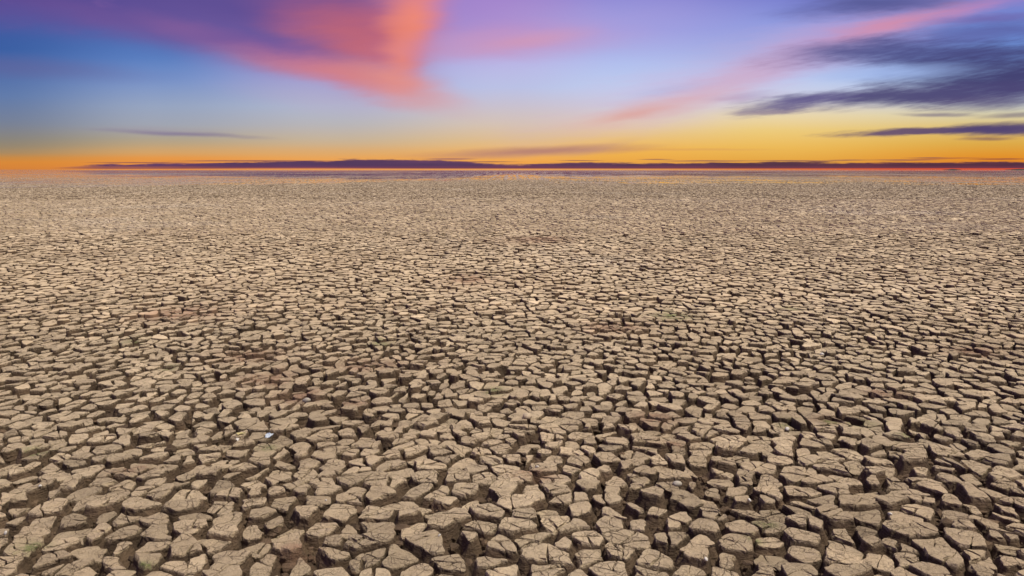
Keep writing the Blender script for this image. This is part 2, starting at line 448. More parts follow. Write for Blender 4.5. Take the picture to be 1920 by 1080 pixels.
Y_FAR = 62.0
def spacing(y):
    # broad blocks on the near bank, smaller ones further out
    return float(np.interp(y, [0, 4.2, 6, 9, 16, 28, 60], [.222, .204, .170, .132, .132, .160, .245]))
rp = np.random.default_rng(5); rows = []; yk = 1.7; k = 0
while yk < Y_FAR + 1:
    s_ = spacing(yk); half = 0.80 * yk + 2.6; n = int(half / s_)
    x = (np.arange(-n, n + 1) + 0.5 * (k % 2)) * s_ + rp.uniform(-.38, .38, 2 * n + 1) * s_
    st_ = s_ * float(np.interp(yk, [4.5, 12], [1.0, 1.55]))
    rows.append(np.stack([x, yk + rp.uniform(-.38, .38, 2 * n + 1) * st_], 1)); yk += st_; k += 1
pts = np.concatenate(rows)
pts = pts[rng.random(len(pts)) > 0.05]
cells = voronoi(pts, lambda A: (np.abs(A[:, 0]) < 0.80 * A[:, 1] + 2.0) & (A[:, 1] > 2.4) & (A[:, 1] < Y_FAR))

# places with their own look: (px, py, rx, ry) in photograph pixels, turned into world ellipses
def spots(lst):
    out = []
    for px, py, rx, ry in lst:
        x, y = pix2ground(px, py); x1, _ = pix2ground(px + rx, py); _, y1 = pix2ground(px, py - ry)
        out.append((x, y, abs(x1 - x), abs(y1 - y)))
    return out
RUBBLE = spots([(500, 712, 60, 16), (560, 742, 55, 14), (470, 668, 70, 14), (690, 690, 70, 12), (650, 760, 45, 10), (1228, 792, 42, 14),
                (1262, 842, 30, 10), (1660, 742, 46, 10), (1560, 792, 50, 9), (340, 590, 90, 14), (880, 525, 40, 8), (1010, 450, 60, 8),
                (250, 880, 40, 12), (560, 1045, 45, 16), (1150, 620, 60, 10), (1820, 660, 60, 10), (1000, 905, 45, 10)])
MOSS = spots([(250, 640, 20, 8), (322, 688, 16, 5), (1262, 600, 34, 9), (1610, 798, 26, 8), (1480, 800, 20, 7), (498, 842, 18, 7), (62, 850, 30, 9),
              (55, 1030, 34, 14), (1432, 995, 26, 9), (1700, 828, 22, 6), (1556, 794, 20, 6), (925, 742, 22, 7), (710, 650, 26, 6), (1480, 580, 18, 5),
              (1415, 1030, 16, 7), (275, 1070, 30, 8)])
TRENCH = spots([(676, 795, 10, 42), (340, 800, 12, 22), (80, 950, 14, 40), (1305, 930, 16, 40), (900, 975, 14, 24), (1225, 1000, 12, 36),
                (620, 660, 10, 16), (1790, 880, 16, 20), (250, 1010, 18, 36), (1180, 920, 12, 30), (1860, 1030, 16, 30), (480, 610, 8, 14)])
def field(lst, x, y):
    r = np.zeros(np.shape(x))
    for cx, cy, a, b in lst:
        r = np.maximum(r, np.exp(-(((x - cx) / a) ** 2 + ((y - cy) / b) ** 2) * 1.2))
    return r

def clip_half(P, nx, ny, d):
    """keep points with n.p <= d (convex polygon as list of tuples)"""
    out = []; n = len(P)
    for i in range(n):
        p, q = P[i], P[(i + 1) % n]
        a = p[0] * nx + p[1] * ny - d; b = q[0] * nx + q[1] * ny - d
        if a <= 0: out.append(p)
        if (a < 0 < b) or (b < 0 < a):
            t = a / (a - b); out.append((p[0] + (q[0] - p[0]) * t, p[1] + (q[1] - p[1]) * t))
    return out

def area(P):
    return 0.5 * sum(P[i][0] * P[(i + 1) % len(P)][1] - P[(i + 1) % len(P)][0] * P[i][1] for i in range(len(P)))

def centroid(P):
    A = C0 = C1 = 0.0
    for i in range(len(P)):
        x0, y0 = P[i]; x1, y1 = P[(i + 1) % len(P)]; k = x0 * y1 - x1 * y0
        A += k; C0 += (x0 + x1) * k; C1 += (y0 + y1) * k
    if abs(A) < 1e-9: return P[0]
    return C0 / (3 * A), C1 / (3 * A)

def inset(P, halfgap, wide):
    Q = list(P)
    for i in range(len(P)):
        p, q = P[i], P[(i + 1) % len(P)]
        ex, ey = q[0] - p[0], q[1] - p[1]; L = math.hypot(ex, ey)
        if L < 1e-6: continue
        nx, ny = ey / L, -ex / L
        mx, my = (p[0] + q[0]) / 2, (p[1] + q[1]) / 2
        # both sides of an edge share the random gap (hash of the midpoint)
        h = math.sin(mx * 91.7 + my * 47.3) * 43758.5; h -= math.floor(h)
        # long cracks that run on across many blocks open wider
        lf = math.sin(mx * 1.9 + 1.7 * math.sin(my * 1.1)) * math.sin(my * 1.3 + 1.3 * math.sin(mx * 0.9 + 2.0))
        g = (0.68 + 0.8 * abs(nx)) * halfgap * (0.52 + 0.85 * h * h + (0.8 if h > 0.9 else 0.0) + 0.22 * lf)
        g += wide * abs(nx) * 0.05
        g = max(0.006, g)
        Q = clip_half(Q, nx, ny, nx * p[0] + ny * p[1] - g)
        if len(Q) < 3: return None
    # chamfer acute corners a little
    return Q

def cut(P, gap, minarea, maxn, rnd):
    todo = [P]; done = []
    while todo:
        p = todo.pop()
        A = area(p)
        if A < minarea * rnd.uniform(0.8, 2.6) or len(todo) + len(done) + 1 >= maxn:
            done.append(p); continue
        c = centroid(p)
        # cut roughly across the long axis
        sxx = sum((v[0] - c[0]) ** 2 for v in p); syy = sum((v[1] - c[1]) ** 2 for v in p); sxy = sum((v[0] - c[0]) * (v[1] - c[1]) for v in p)
        th = 0.5 * math.atan2(2 * sxy, sxx - syy) + rnd.gauss(0, 0.45)
        nx, ny = math.cos(th), math.sin(th)
        r = math.sqrt(A)
        d = nx * (c[0] + rnd.uniform(-.2, .2) * r) + ny * (c[1] + rnd.uniform(-.2, .2) * r)
        g = gap * rnd.choice((0.35, 0.5, 0.7, 1.0, 1.9)) * 0.5
        a, b = clip_half(p, nx, ny, d - g), clip_half(p, -nx, -ny, -d - g)
        ok = [q for q in (a, b) if len(q) >= 3 and area(q) > 0.00025]
        if len(ok) == 2: todo += ok
        else: done.append(p)
    return done

def subdiv(P, seg):
    out = []
    for i in range(len(P)):
        p, q = P[i], P[(i + 1) % len(P)]
        L = math.hypot(q[0] - p[0], q[1] - p[1])
        if L < seg * 0.25: 
            out.append(p); continue
        k = max(1, int(round(L / seg)))
        for j in range(k): out.append((p[0] + (q[0] - p[0]) * j / k, p[1] + (q[1] - p[1]) * j / k))
    return out

def corner_round(P, r):
    """cut every corner a bit, so tops do not end in needle points"""
    out = []
    n = len(P)
    for i in range(n):
        a, p, b = P[i - 1], P[i], P[(i + 1) % n]
        la, lb = math.hypot(a[0] - p[0], a[1] - p[1]), math.hypot(b[0] - p[0], b[1] - p[1])
        if la < 1e-5 or lb < 1e-5: continue
        ra, rb = min(r, la * 0.3), min(r, lb * 0.3)
        out.append((p[0] + (a[0] - p[0]) * ra / la, p[1] + (a[1] - p[1]) * ra / la))
        out.append((p[0] + (b[0] - p[0]) * rb / lb, p[1] + (b[1] - p[1]) * rb / lb))
    return out

# ring layouts: (scale-to-centre or None, outward offset, depth, crust, rough)
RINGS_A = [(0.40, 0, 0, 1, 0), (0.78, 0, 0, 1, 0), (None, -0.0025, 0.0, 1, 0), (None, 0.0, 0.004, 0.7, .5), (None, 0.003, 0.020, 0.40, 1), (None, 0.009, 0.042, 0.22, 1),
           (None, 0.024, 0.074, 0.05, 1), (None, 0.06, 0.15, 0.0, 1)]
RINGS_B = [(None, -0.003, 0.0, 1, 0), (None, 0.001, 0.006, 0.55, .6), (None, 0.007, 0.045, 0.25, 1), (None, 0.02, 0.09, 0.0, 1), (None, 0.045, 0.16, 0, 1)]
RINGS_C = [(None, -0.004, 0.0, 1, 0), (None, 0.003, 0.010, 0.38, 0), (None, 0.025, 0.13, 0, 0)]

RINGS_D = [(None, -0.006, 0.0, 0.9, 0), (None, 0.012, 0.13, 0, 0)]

class Acc:
    def __init__(s): s.xy = []; s.n = []; s.p = []; s.q = []; s.t = []; s.blk = []; s.nv = 0; s.vstart = {}; 
    def add(s, P, rings, blk):
        P = np.array(P); n = len(P)
        c = np.array(centroid([tuple(v) for v in P]))
        e = np.roll(P, -1, 0) - P; e /= np.maximum(np.linalg.norm(e, axis=1, keepdims=True), 1e-9)
        nn = np.stack([e[:, 1], -e[:, 0]], 1); nn = nn + np.roll(nn, 1, 0); nn /= np.maximum(np.linalg.norm(nn, axis=1, keepdims=True), 1e-9)
        base = s.nv
        s.xy.append(c[None]); s.n.append(np.zeros((1, 2))); s.p.append(np.array([[0, 0, 1, 0]])) 
        idx = np.arange(n); nx = (idx + 1) % n
        for k, (sc, off, dep, cr, ro) in enumerate(rings):
            s.xy.append(P if sc is None else c + (P - c) * sc)
            s.n.append(nn if sc is None else np.zeros((n, 2)))
            s.p.append(np.tile([[off, dep, cr, ro]], (n, 1)))
            r0 = base + 1 + k * n
            if k == 0: s.t.append(np.stack([np.full(n, base), r0 + idx, r0 + nx], 1))
            else: s.q.append(np.stack([r0 - n + idx, r0 + idx, r0 + nx, r0 - n + nx], 1))
        cnt = 1 + n * len(rings); s.nv += cnt; s.blk.append(np.full(cnt, blk))

class BlockInfo: pass
blocks = []        # per block: centre, height, tilt, tone, rubble
accA, accB, accC = Acc(), Acc(), Acc()
cells.sort(key=lambda c: -ground2pix(c[0][0], c[0][1])[1] if abs(ground2pix(c[0][0], c[0][1])[0] - 960) < 1010 and ground2pix(c[0][0], c[0][1])[1] < 1110 else 1e6 + c[0][1])
site_xy = np.array([c[0] for c in cells])
rub_all = field(RUBBLE, site_xy[:, 0], site_xy[:, 1])
tr_all = field(TRENCH, site_xy[:, 0], site_xy[:, 1])
rnd = random.Random(3)
N_SINGLE = 300
bh = []
edges_near = []
n_single = 0
for bi, (site, poly) in enumerate(cells):
    P = [tuple(v) for v in poly]
    P = [p for i, p in enumerate(P) if math.hypot(p[0] - P[i - 1][0], p[1] - P[i - 1][1]) > 0.012]
    dist = site[1]
    rub = rub_all[bi]
    h = rnd.gauss(0, 0.015) - 0.028 * rub * rnd.random() + (-(rnd.uniform(.02, .05)) if rnd.random() < 0.04 else 0)
    tl = 0.035 if rnd.random() > 0.05 else 0.10
    bh.append((site[0], site[1], h, rnd.gauss(0, tl), rnd.gauss(0, tl), rnd.gauss(0, 0.35), rub))
    if len(P) < 3: continue
    if dist < 12.5 + rnd.uniform(-2.5, 2.5):
        Q = inset(P, (0.110 if dist < 9 else 0.118) * spacing(dist), tr_all[bi])
        if Q is None or area(Q) < 0.002: continue
        Q = corner_round(Q, (0.007 if dist < 7 else 0.014) + 0.012 * rnd.random())
        if dist > 7 and rnd.random() < 0.05 and area(Q) < 0.6 * spacing(dist) ** 2: continue
        if dist < 7.5: edges_near.append(P)
        r = rnd.random()
        near = n_single < N_SINGLE and dist < 9 and bi < 330
        if dist < 6.7:
            mn = 0.0085 if r < 0.75 else 0.018
            if rub > 0.45: mn = 0.005
            fr = cut(Q, 0.0080, mn, 11, rnd)
            for f in fr:
                f = subdiv(corner_round(f, 0.006), 0.027)
                (accA).add(f, RINGS_A, bi)
            if near: n_single += 1
        else:
            mn = 0.016 if r < 0.6 else 0.05
            if rub > 0.45: mn = 0.009
            if dist > 10: mn *= 1.4
            fr = cut(Q, 0.013 if dist < 14 else 0.02, mn, 4, rnd)
            for f in fr:
                f = subdiv(corner_round(f, 0.008), 0.07 if dist < 10 else 0.13)
                accB.add(f, RINGS_B, bi)
    else:
        if dist > 12 and rnd.random() < 0.04: continue
        c = site
        k = rnd.uniform(0.70, 0.87)
        Q = [(c[0] + (p[0] - c[0]) * (k + rnd.uniform(-.05, .05)), c[1] + (p[1] - c[1]) * (k + rnd.uniform(-.05, .05))) for p in P]
        Q = corner_round(Q, 0.022) if dist < 20 else Q
        accC.add(Q, RINGS_C if dist < 28 else RINGS_D, bi)
bh = np.array(bh)

def warp_xy(x, y):
    wx = vnoise(x, y, 0, 2.6, 21) * 0.035 + vnoise(x, y, 0, 9.0, 22) * 0.019 + vnoise(x, y, 0, 24.0, 26) * 0.0065
    wy = vnoise(x, y, 0, 2.6, 23) * 0.035 + vnoise(x, y, 0, 9.0, 24) * 0.019 + vnoise(x, y, 0, 24.0, 27) * 0.0065
    return x + wx, y + wy

def swell(x, y):
    return vnoise(x, y, 0, 0.45, 31) * 0.035 + vnoise(x, y, 0, 0.12, 32) * 0.05

def finish(acc, detail):
    xy = np.concatenate(acc.xy); nn = np.concatenate(acc.n); p = np.concatenate(acc.p); b = np.concatenate(acc.blk)
    off, dep, cr, ro = p.T
    B = bh[b]
    x, y = xy[:, 0], xy[:, 1]
    z = -dep
    if detail:
        o = off + ro * (vnoise(x, y, z * 1.5, 22, 41) * 0.008 + vnoise(x, y, z, 55, 42) * 0.006) + ro * vnoise(x, y, z * .3, 9, 43) * 0.008 * np.clip(dep / .05, 0, 1)
        # some rims crumbled away
        o = o - np.clip(vnoise(x, y, 0, 12, 44) - 0.35, 0, 1) * 0.03 * (cr > 0.4) * (dep < 0.03) * (nn[:, 0] ** 2 + nn[:, 1] ** 2 > 0)
    else: o = off
    x2, y2 = x + nn[:, 0] * o, y + nn[:, 1] * o
    wx, wy = warp_xy(x2, y2)
    tilt = (x - B[:, 0]) * B[:, 3] + (y - B[:, 1]) * B[:, 4]
    z = z + (B[:, 2] + tilt) * np.clip(1 - dep / 0.2, 0, 1) + swell(wx, wy)
    if detail:
        topw = np.clip(1 - dep / 0.03, 0, 1)
        z = z + topw * (vnoise(wx, wy, 0, 14, 45) * 0.0045 + vnoise(wx, wy, 0, 40, 46) * (0.0022 + 0.006 * B[:, 6]))
        z = z - topw * np.clip(vnoise(wx, wy, 0, 12, 44) - 0.35, 0, 1) * 0.02 * (nn[:, 0] ** 2 + nn[:, 1] ** 2 > 0)
    V = np.stack([wx, wy, z], 1)
    tone = B[:, 5] + (vnoise(wx, wy, 0, 0.8, 51) * 0.3)
    rub = np.clip(field(RUBBLE, wx, wy) * 1.15, 0, 1); moss = field(MOSS, wx, wy)
    return V, (np.concatenate(acc.q) if acc.q else []), np.concatenate(acc.t), {'crust': cr, 'tone': tone, 'rubble': rub, 'moss': moss}, b

# ------------------------------------------------------------------ ground sheet (bottom of the cracks, out to the horizon)
def ring_grid(radii, angles):
    r, a = np.meshgrid(radii, angles, indexing='ij')
    x = r * np.sin(a); y = r * np.cos(a)
    nr, na = len(radii), len(angles)
    i, j = np.meshgrid(np.arange(nr - 1), np.arange(na - 1), indexing='ij')
    q = np.stack([i * na + j, i * na + j + 1, (i + 1) * na + j + 1, (i + 1) * na + j], -1).reshape(-1, 4)[:, ::-1]
    return x.ravel(), y.ravel(), q

fa = np.radians(np.concatenate([np.arange(-180, -46, 6), np.arange(-46, 46, 0.42), np.arange(46, 181, 6)]))
fa[-1] = math.pi
rad = [0.02, 0.8, 1.6, 2.2, 2.8]
while rad[-1] < 10: rad.append(rad[-1] * 1.0078)
while rad[-1] < 30: rad.append(rad[-1] * 1.025)
while rad[-1] < 26000: rad.append(rad[-1] * 1.22)
gx, gy, gq = ring_grid(np.array(rad), fa)
rr = np.hypot(gx, gy)
nearw = 1 - sstep(rr, 22, 30)
gz = -0.108 + swell(gx, gy) * (1 - sstep(rr, 55, 75)) + nearw * (vnoise(gx, gy, 0, 7, 61) * 0.022 + vnoise(gx, gy, 0, 19, 62) * 0.026 * (1 - sstep(rr, 9, 14)) + np.abs(vnoise(gx, gy, 0, 45, 63)) * 0.010 * (1 - sstep(rr, 7, 10)))
gz = gz - sstep(rr, 60, 300) * 0.05
gV = np.stack([gx, gy, gz], 1)
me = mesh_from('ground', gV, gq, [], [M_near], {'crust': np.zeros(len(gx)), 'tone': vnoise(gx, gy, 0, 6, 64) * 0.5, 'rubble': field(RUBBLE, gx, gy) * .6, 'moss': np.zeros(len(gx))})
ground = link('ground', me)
ground['kind'] = 'structure'

# ------------------------------------------------------------------ mud blocks: the nearest 300 one by one, the rest joined
V, q, t, at, b = finish(accA, True)
vb = b
qb = b[q[:, 0]]; tb = b[t[:, 0]]
ub = np.unique(b)
# which show largest: those in the frame, nearest first
def in_view(i):
    px, py = ground2pix(bh[i, 0], bh[i, 1]); return -70 < px < 1990 and py < 1125
single = [i for i in ub if in_view(i)]
single.sort(key=lambda i: bh[i, 1] ** 2)
single = set(single[:N_SINGLE])
order_v = np.argsort(vb, kind='stable'); order_q = np.argsort(qb, kind='stable'); order_t = np.argsort(tb, kind='stable')
sv, sq, stt = vb[order_v], qb[order_q], tb[order_t]
remap = np.zeros(len(V), dtype=np.int64)
for i in sorted(single):
    vi = order_v[np.searchsorted(sv, i):np.searchsorted(sv, i, 'right')]
    qi = order_q[np.searchsorted(sq, i):np.searchsorted(sq, i, 'right')]
    ti = order_t[np.searchsorted(stt, i):np.searchsorted(stt, i, 'right')]
    remap[vi] = np.arange(len(vi))
    loc = np.array((bh[i, 0], bh[i, 1], -0.15))
    me = mesh_from('mud_block', V[vi] - loc, remap[q[qi]], remap[t[ti]], [M_near], {k: v[vi] for k, v in at.items()})
    o = link('mud_block', me, ground, loc)
rest_q = ~np.isin(qb, list(single)); rest_t = ~np.isin(tb, list(single)); rest_v = ~np.isin(vb, list(single))
remap[rest_v] = np.arange(rest_v.sum())

Bf = finish(accB, True); Cf = finish(accC, False)
parts = [(V[rest_v], remap[q[rest_q]], remap[t[rest_t]], {k: v[rest_v] for k, v in at.items()}), Bf[:4]]
VV, QQ, TT, AT = [], [], [], {k: [] for k in at}
nv = 0
for v_, q_, t_, a_ in parts:
    VV.append(v_); QQ.append(q_ + nv); TT.append(t_ + nv); nv += len(v_)
    for k in AT: AT[k].append(a_[k])
nmid = nv
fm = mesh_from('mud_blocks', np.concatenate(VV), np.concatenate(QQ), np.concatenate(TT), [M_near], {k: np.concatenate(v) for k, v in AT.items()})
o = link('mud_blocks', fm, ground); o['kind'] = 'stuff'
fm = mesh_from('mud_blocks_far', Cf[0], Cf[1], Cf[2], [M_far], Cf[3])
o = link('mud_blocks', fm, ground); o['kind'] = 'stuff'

# ------------------------------------------------------------------ far flats: a patch of blocks laid out again and again to the water
TS = 12.0; nT = int(round(TS / 0.24)); rT = np.random.default_rng(77)
gx_, gy_ = np.meshgrid(np.arange(nT), np.arange(nT))
tx = ((gx_ + .5 + .5 * (gy_ % 2) + rT.uniform(-.45, .45, gx_.shape)) * TS / nT).ravel() % TS
ty = ((gy_ + .5 + rT.uniform(-.45, .45, gx_.shape)) * TS / nT).ravel()
base = np.stack([tx, ty], 1)
rep = [base]
for ox in (-1, 0, 1):
    for oy in (-1, 0, 1):
        if ox or oy:
            s_ = base + np.array([ox, oy]) * TS
            s_ = s_[(s_[:, 0] > -1) & (s_[:, 0] < TS + 1) & (s_[:, 1] > -1) & (s_[:, 1] < TS + 1)]
            rep.append(s_)
tcells = voronoi(np.concatenate(rep), lambda A: (A[:, 0] >= 0) & (A[:, 0] < TS) & (A[:, 1] >= 0) & (A[:, 1] < TS))
accT = Acc(); bh_keep = bh; bl = []
for i, (site, poly) in enumerate(tcells):
    P = [tuple(v) for v in poly]
    P = [p for j, p in enumerate(P) if math.hypot(p[0] - P[j - 1][0], p[1] - P[j - 1][1]) > 0.015]
    bl.append((site[0], site[1], rnd.gauss(0, 0.020), rnd.gauss(0, .05), rnd.gauss(0, .05), rnd.gauss(0, .45), 0))
    if len(P) < 3: continue
    k = rnd.uniform(0.66, 0.88)
    accT.add([(site[0] + (p[0] - site[0]) * k, site[1] + (p[1] - site[1]) * k) for p in P], RINGS_C, i)
bh = np.array(bl)
xy = np.concatenate(accT.xy); nn = np.concatenate(accT.n); p = np.concatenate(accT.p); b = np.concatenate(accT.blk); B = bh[b]
x2, y2 = xy[:, 0] + nn[:, 0] * p[:, 0], xy[:, 1] + nn[:, 1] * p[:, 0]
z2 = -p[:, 1] + (B[:, 2] + (x2 - B[:, 0]) * B[:, 3] + (y2 - B[:, 1]) * B[:, 4]) * np.clip(1 - p[:, 1] / .2, 0, 1)
tm = mesh_from('mud_patch', np.stack([x2 - TS / 2, y2 - TS / 2, z2], 1), np.concatenate(accT.q), np.concatenate(accT.t), [M_far],
               {'crust': p[:, 2], 'tone': B[:, 5], 'rubble': np.zeros(len(b)), 'moss': np.zeros(len(b))})
bh = bh_keep
WATER_Z = -0.05
pp = []
for j in range(60):
    yy = Y_FAR + TS / 2 + j * TS
    n = int((0.88 * yy + 16) / TS) + 1
    sh_ = random.uniform(0, TS); pp += [(i * TS + sh_, yy) for i in range(-n - 1, n + 1)]
pp = np.array(pp); xx, yy = pp.T
patch = vnoise(xx, yy * 0.5, 0, 0.012, 71) * 50 + vnoise(xx * 0.5, yy, 0, 0.06, 72) * 40
sink = 0.044 + np.interp(yy + patch * 0.35, [60, 112, 145, 300, 700], [-.05, .008, .028, .052, .066]) + vnoise(xx, yy * 2.5, 0, 0.01, 73) * 0.010 + vnoise(xx, yy * 2, 0, 0.035, 74) * 0.006 * sstep(yy, 100, 140)
pp = np.stack([xx, yy, swell(xx, yy) * 0.5 * (1 - sstep(yy, 120, 220)) - sink], 1).tolist()
rot = [random.randrange(4) * math.pi / 2 for _ in pp]
pm = bpy.data.meshes.new('mud_flat_points'); pm.from_pydata(pp, [], [])
ra = pm.attributes.new('turn', 'FLOAT', 'POINT'); ra.data.foreach_set('value', rot)
ng = bpy.data.node_groups.new('lay_patches', 'GeometryNodeTree')
ng.interface.new_socket('Geometry', in_out='INPUT', socket_type='NodeSocketGeometry')
ng.interface.new_socket('Geometry', in_out='OUTPUT', socket_type='NodeSocketGeometry')
gi, go = ng.nodes.new('NodeGroupInput'), ng.nodes.new('NodeGroupOutput')
iop = ng.nodes.new('GeometryNodeInstanceOnPoints')
na = ng.nodes.new('GeometryNodeInputNamedAttribute'); na.data_type = 'FLOAT'; na.inputs[0].default_value = 'turn'
cx = ng.nodes.new('ShaderNodeCombineXYZ'); ng.links.new(na.outputs['Attribute'], cx.inputs[2])
oi = ng.nodes.new('GeometryNodeObjectInfo')
src = bpy.data.objects.new('mud_patch', tm)     # source mesh, only reached through the node group
oi.inputs[0].default_value = src
ng.links.new(gi.outputs[0], iop.inputs['Points']); ng.links.new(oi.outputs['Geometry'], iop.inputs['Instance'])
ng.links.new(cx.outputs[0], iop.inputs['Rotation']); ng.links.new(iop.outputs[0], go.inputs[0])
o = link('mud_blocks', pm, ground); o['kind'] = 'stuff'
md = o.modifiers.new('patches', 'NODES'); md.node_group = ng

# ------------------------------------------------------------------ shallow water over the far flats
wr = [118.0]
while wr[-1] < 26000: wr.append(wr[-1] * 1.25)
wx_, wy_, wq = ring_grid(np.array(wr), np.radians(np.linspace(-180, 180, 73)))
wm = mesh_from('water', np.stack([wx_, wy_, np.full(len(wx_), WATER_Z)], 1), wq, [], [M_water])
w = link('water', wm); w['kind'] = 'structure'

# ------------------------------------------------------------------ loose clods in the cracks
ico_v, ico_f = [], []
import bmesh
bmm = bmesh.new(); bmesh.ops.create_icosphere(bmm, subdivisions=1, radius=1.0)
ico_v = np.array([v.co[:] for v in bmm.verts]); ico_f = np.array([[v.index for v in f.verts] for f in bmm.faces]); bmm.free()
bmm = bmesh.new(); bmesh.ops.create_icosphere(bmm, subdivisions=2, radius=1.0)
ico2_v = np.array([v.co[:] for v in bmm.verts]); ico2_f = np.array([[v.index for v in f.verts] for f in bmm.faces]); bmm.free()
cv_, cf_, ct_, cpos = [], [], [], []
g_ = (1 + 5 ** 0.5) / 2
ico0_v = np.array([(-1, g_, 0), (1, g_, 0), (-1, -g_, 0), (1, -g_, 0), (0, -1, g_), (0, 1, g_), (0, -1, -g_), (0, 1, -g_), (g_, 0, -1), (g_, 0, 1), (-g_, 0, -1), (-g_, 0, 1)]) / 1.9
ico0_f = np.array([(0, 11, 5), (0, 5, 1), (0, 1, 7), (0, 7, 10), (0, 10, 11), (1, 5, 9), (5, 11, 4), (11, 10, 2), (10, 7, 6), (7, 1, 8), (3, 9, 4), (3, 4, 2), (3, 2, 6), (3, 6, 8), (3, 8, 9), (4, 9, 5), (2, 4, 11), (6, 2, 10), (8, 6, 7), (9, 8, 1)])
n0 = 0
for P in edges_near:
    for i in range(len(P)):
        p, q_ = P[i], P[(i + 1) % len(P)]
        L = math.hypot(q_[0] - p[0], q_[1] - p[1])
        for _ in range(int(L * 20 + rnd.random())):
            tpar = rnd.random(); s = min(0.045, 0.007 * math.exp(rnd.gauss(0.3, 0.68)))
            x = p[0] + (q_[0] - p[0]) * tpar + rnd.gauss(0, .012); y = p[1] + (q_[1] - p[1]) * tpar + rnd.gauss(0, .012)
            z = -0.102 + abs(rnd.gauss(0, 0.024)) + s * .3
            iv, if_ = (ico0_v, ico0_f) if s < 0.012 else (ico_v, ico_f)
            v = iv * np.array([s * rnd.uniform(.7, 1.4), s * rnd.uniform(.7, 1.4), s * rnd.uniform(.5, 1.0)]) * (1 + rng.uniform(-.36, .36, (len(iv), 1)))
            cv_.append(v + np.array([0, 0, z])); cpos += [(x, y)] * len(v)
            cf_.append(if_ + n0); ct_.append(np.full(len(v), rnd.gauss(0, .6))); n0 += len(v)
cvv = np.concatenate(cv_)
cpos = np.array(cpos); X, Y = warp_xy(cpos[:, 0], cpos[:, 1])
cvv += np.stack([X, Y, swell(X, Y)], 1)
cm = mesh_from('loose_clods', cvv, [], np.concatenate(cf_), [M_near], {'crust': np.full(len(cvv), 0.12), 'tone': np.concatenate(ct_), 'rubble': field(RUBBLE, cvv[:, 0], cvv[:, 1]), 'moss': np.zeros(len(cvv))})
o = link('loose_clods', cm); o['kind'] = 'stuff'; o['label'] = 'loose brown crumbs of earth lying in the deep cracks between blocks'; o['category'] = 'soil crumbs'

# ------------------------------------------------------------------ small single things lying on the mud
def plain(name, c, rough=0.8, c2=None, sc=60):
    m, t, bs = new_mat(name)
    g = t.nodes.new('ShaderNodeTexCoord')
    n = noise(g.outputs['Object'], sc, 4.0, 0.6)
    t.links.new(mixc(smooth(n, 0.35, 0.65), c, c2 or tuple(v * 0.7 for v in c)), bs.inputs['Base Color'])
    bs.inputs['Roughness'].default_value = rough
    b = t.nodes.new('ShaderNodeBump'); b.inputs['Strength'].default_value = 0.4; b.inputs['Distance'].default_value = 0.003
    t.links.new(n.s, b.inputs['Height']); t.links.new(b.outputs[0], bs.inputs['Normal'])
    return m
M_white = plain('bleached_shell', (0.66, 0.64, 0.60), 0.6)
M_pink = plain('pinkish_stone', (0.56, 0.42, 0.31))
M_tan = plain('tan_stone', (0.50, 0.41, 0.30))
M_grey = plain('grey_stone', (0.40, 0.37, 0.32))
M_blue = plain('blue_plastic', (0.34, 0.41, 0.52), 0.5, (0.46, 0.52, 0.6))
M_yel = plain('faded_card', (0.50, 0.44, 0.22), 0.8)
M_straw = plain('dry_stalk', (0.20, 0.15, 0.09), 0.9)
allV = np.concatenate([V, Bf[0][:]])
allcr = np.concatenate([at['crust'], Bf[3]['crust']])
topV = allV[allcr > 0.99]
def top_at(px, py):
    """the place on a block top seen near this spot of the photograph"""
    x, y = pix2ground(px, py)
    d = (topV[:, 0] - x) ** 2 + ((topV[:, 1] - y) * 0.6) ** 2
    i = int(np.argmin(d)); return topV[i]

def lump(name, px, py, s, mat, label, cat, group=None, squash=0.6, seed=0):
    c = top_at(px, py); r = np.random.default_rng(seed + 500)
    v = ico2_v.copy()
    k = 1 + vnoise(v[:, 0] + seed * 3.1, v[:, 1], v[:, 2], 1.3, seed) * 0.22
    v = v * k[:, None] * np.array([s * r.uniform(.9, 1.25), s * r.uniform(.75, 1.1), s * squash])
    v[:, 2] = np.maximum(v[:, 2], -s * squash * 0.55) + s * squash * 0.5
    m = mesh_from(name, v, [], ico2_f, [mat]); m.polygons.foreach_set('use_smooth', np.ones(len(ico2_f), dtype=bool))
    o = link(name, m, None, c); o.rotation_euler = (0, 0, r.uniform(0, 6))
    o['label'] = label; o['category'] = cat
    if group: o['group'] = group
    return o

def shell(name, px, py, s, label, group, seed):
    """small coiled snail shell: a tube winding in and up"""
    c = top_at(px, py); Vv, Q = [], []
    n, k = 34, 8
    for i in range(n):
        u = i / (n - 1); a = u * 2.6 * 2 * math.pi
        rad_, R_ = s * 0.48 * (1 - u) ** 1.15 + s * 0.02, s * 0.55 * (1 - u) ** 1.1
        z0 = s * 0.45 + s * 0.75 * u
        for j in range(k):
            b_ = 2 * math.pi * j / k
            Vv.append(((R_ + rad_ * math.cos(b_)) * math.cos(a), (R_ + rad_ * math.cos(b_)) * math.sin(a), z0 + rad_ * math.sin(b_)))
        if i:
            for j in range(k):
                Q.append(((i - 1) * k + j, (i - 1) * k + (j + 1) % k, i * k + (j + 1) % k, i * k + j))
    Vv.append((0, 0, s * 1.24)); T_ = [((n - 1) * k + j, (n - 1) * k + (j + 1) % k, len(Vv) - 1) for j in range(k)]
    m = mesh_from(name, np.array(Vv), Q, T_, [M_white]); m.polygons.foreach_set('use_smooth', np.ones(len(Q) + k, dtype=bool))
    o = link(name, m, None, c); o.rotation_euler = (0.9, 0.3 * (seed % 3), seed)
    o['label'] = label; o['category'] = 'shell'; o['group'] = group
    return o

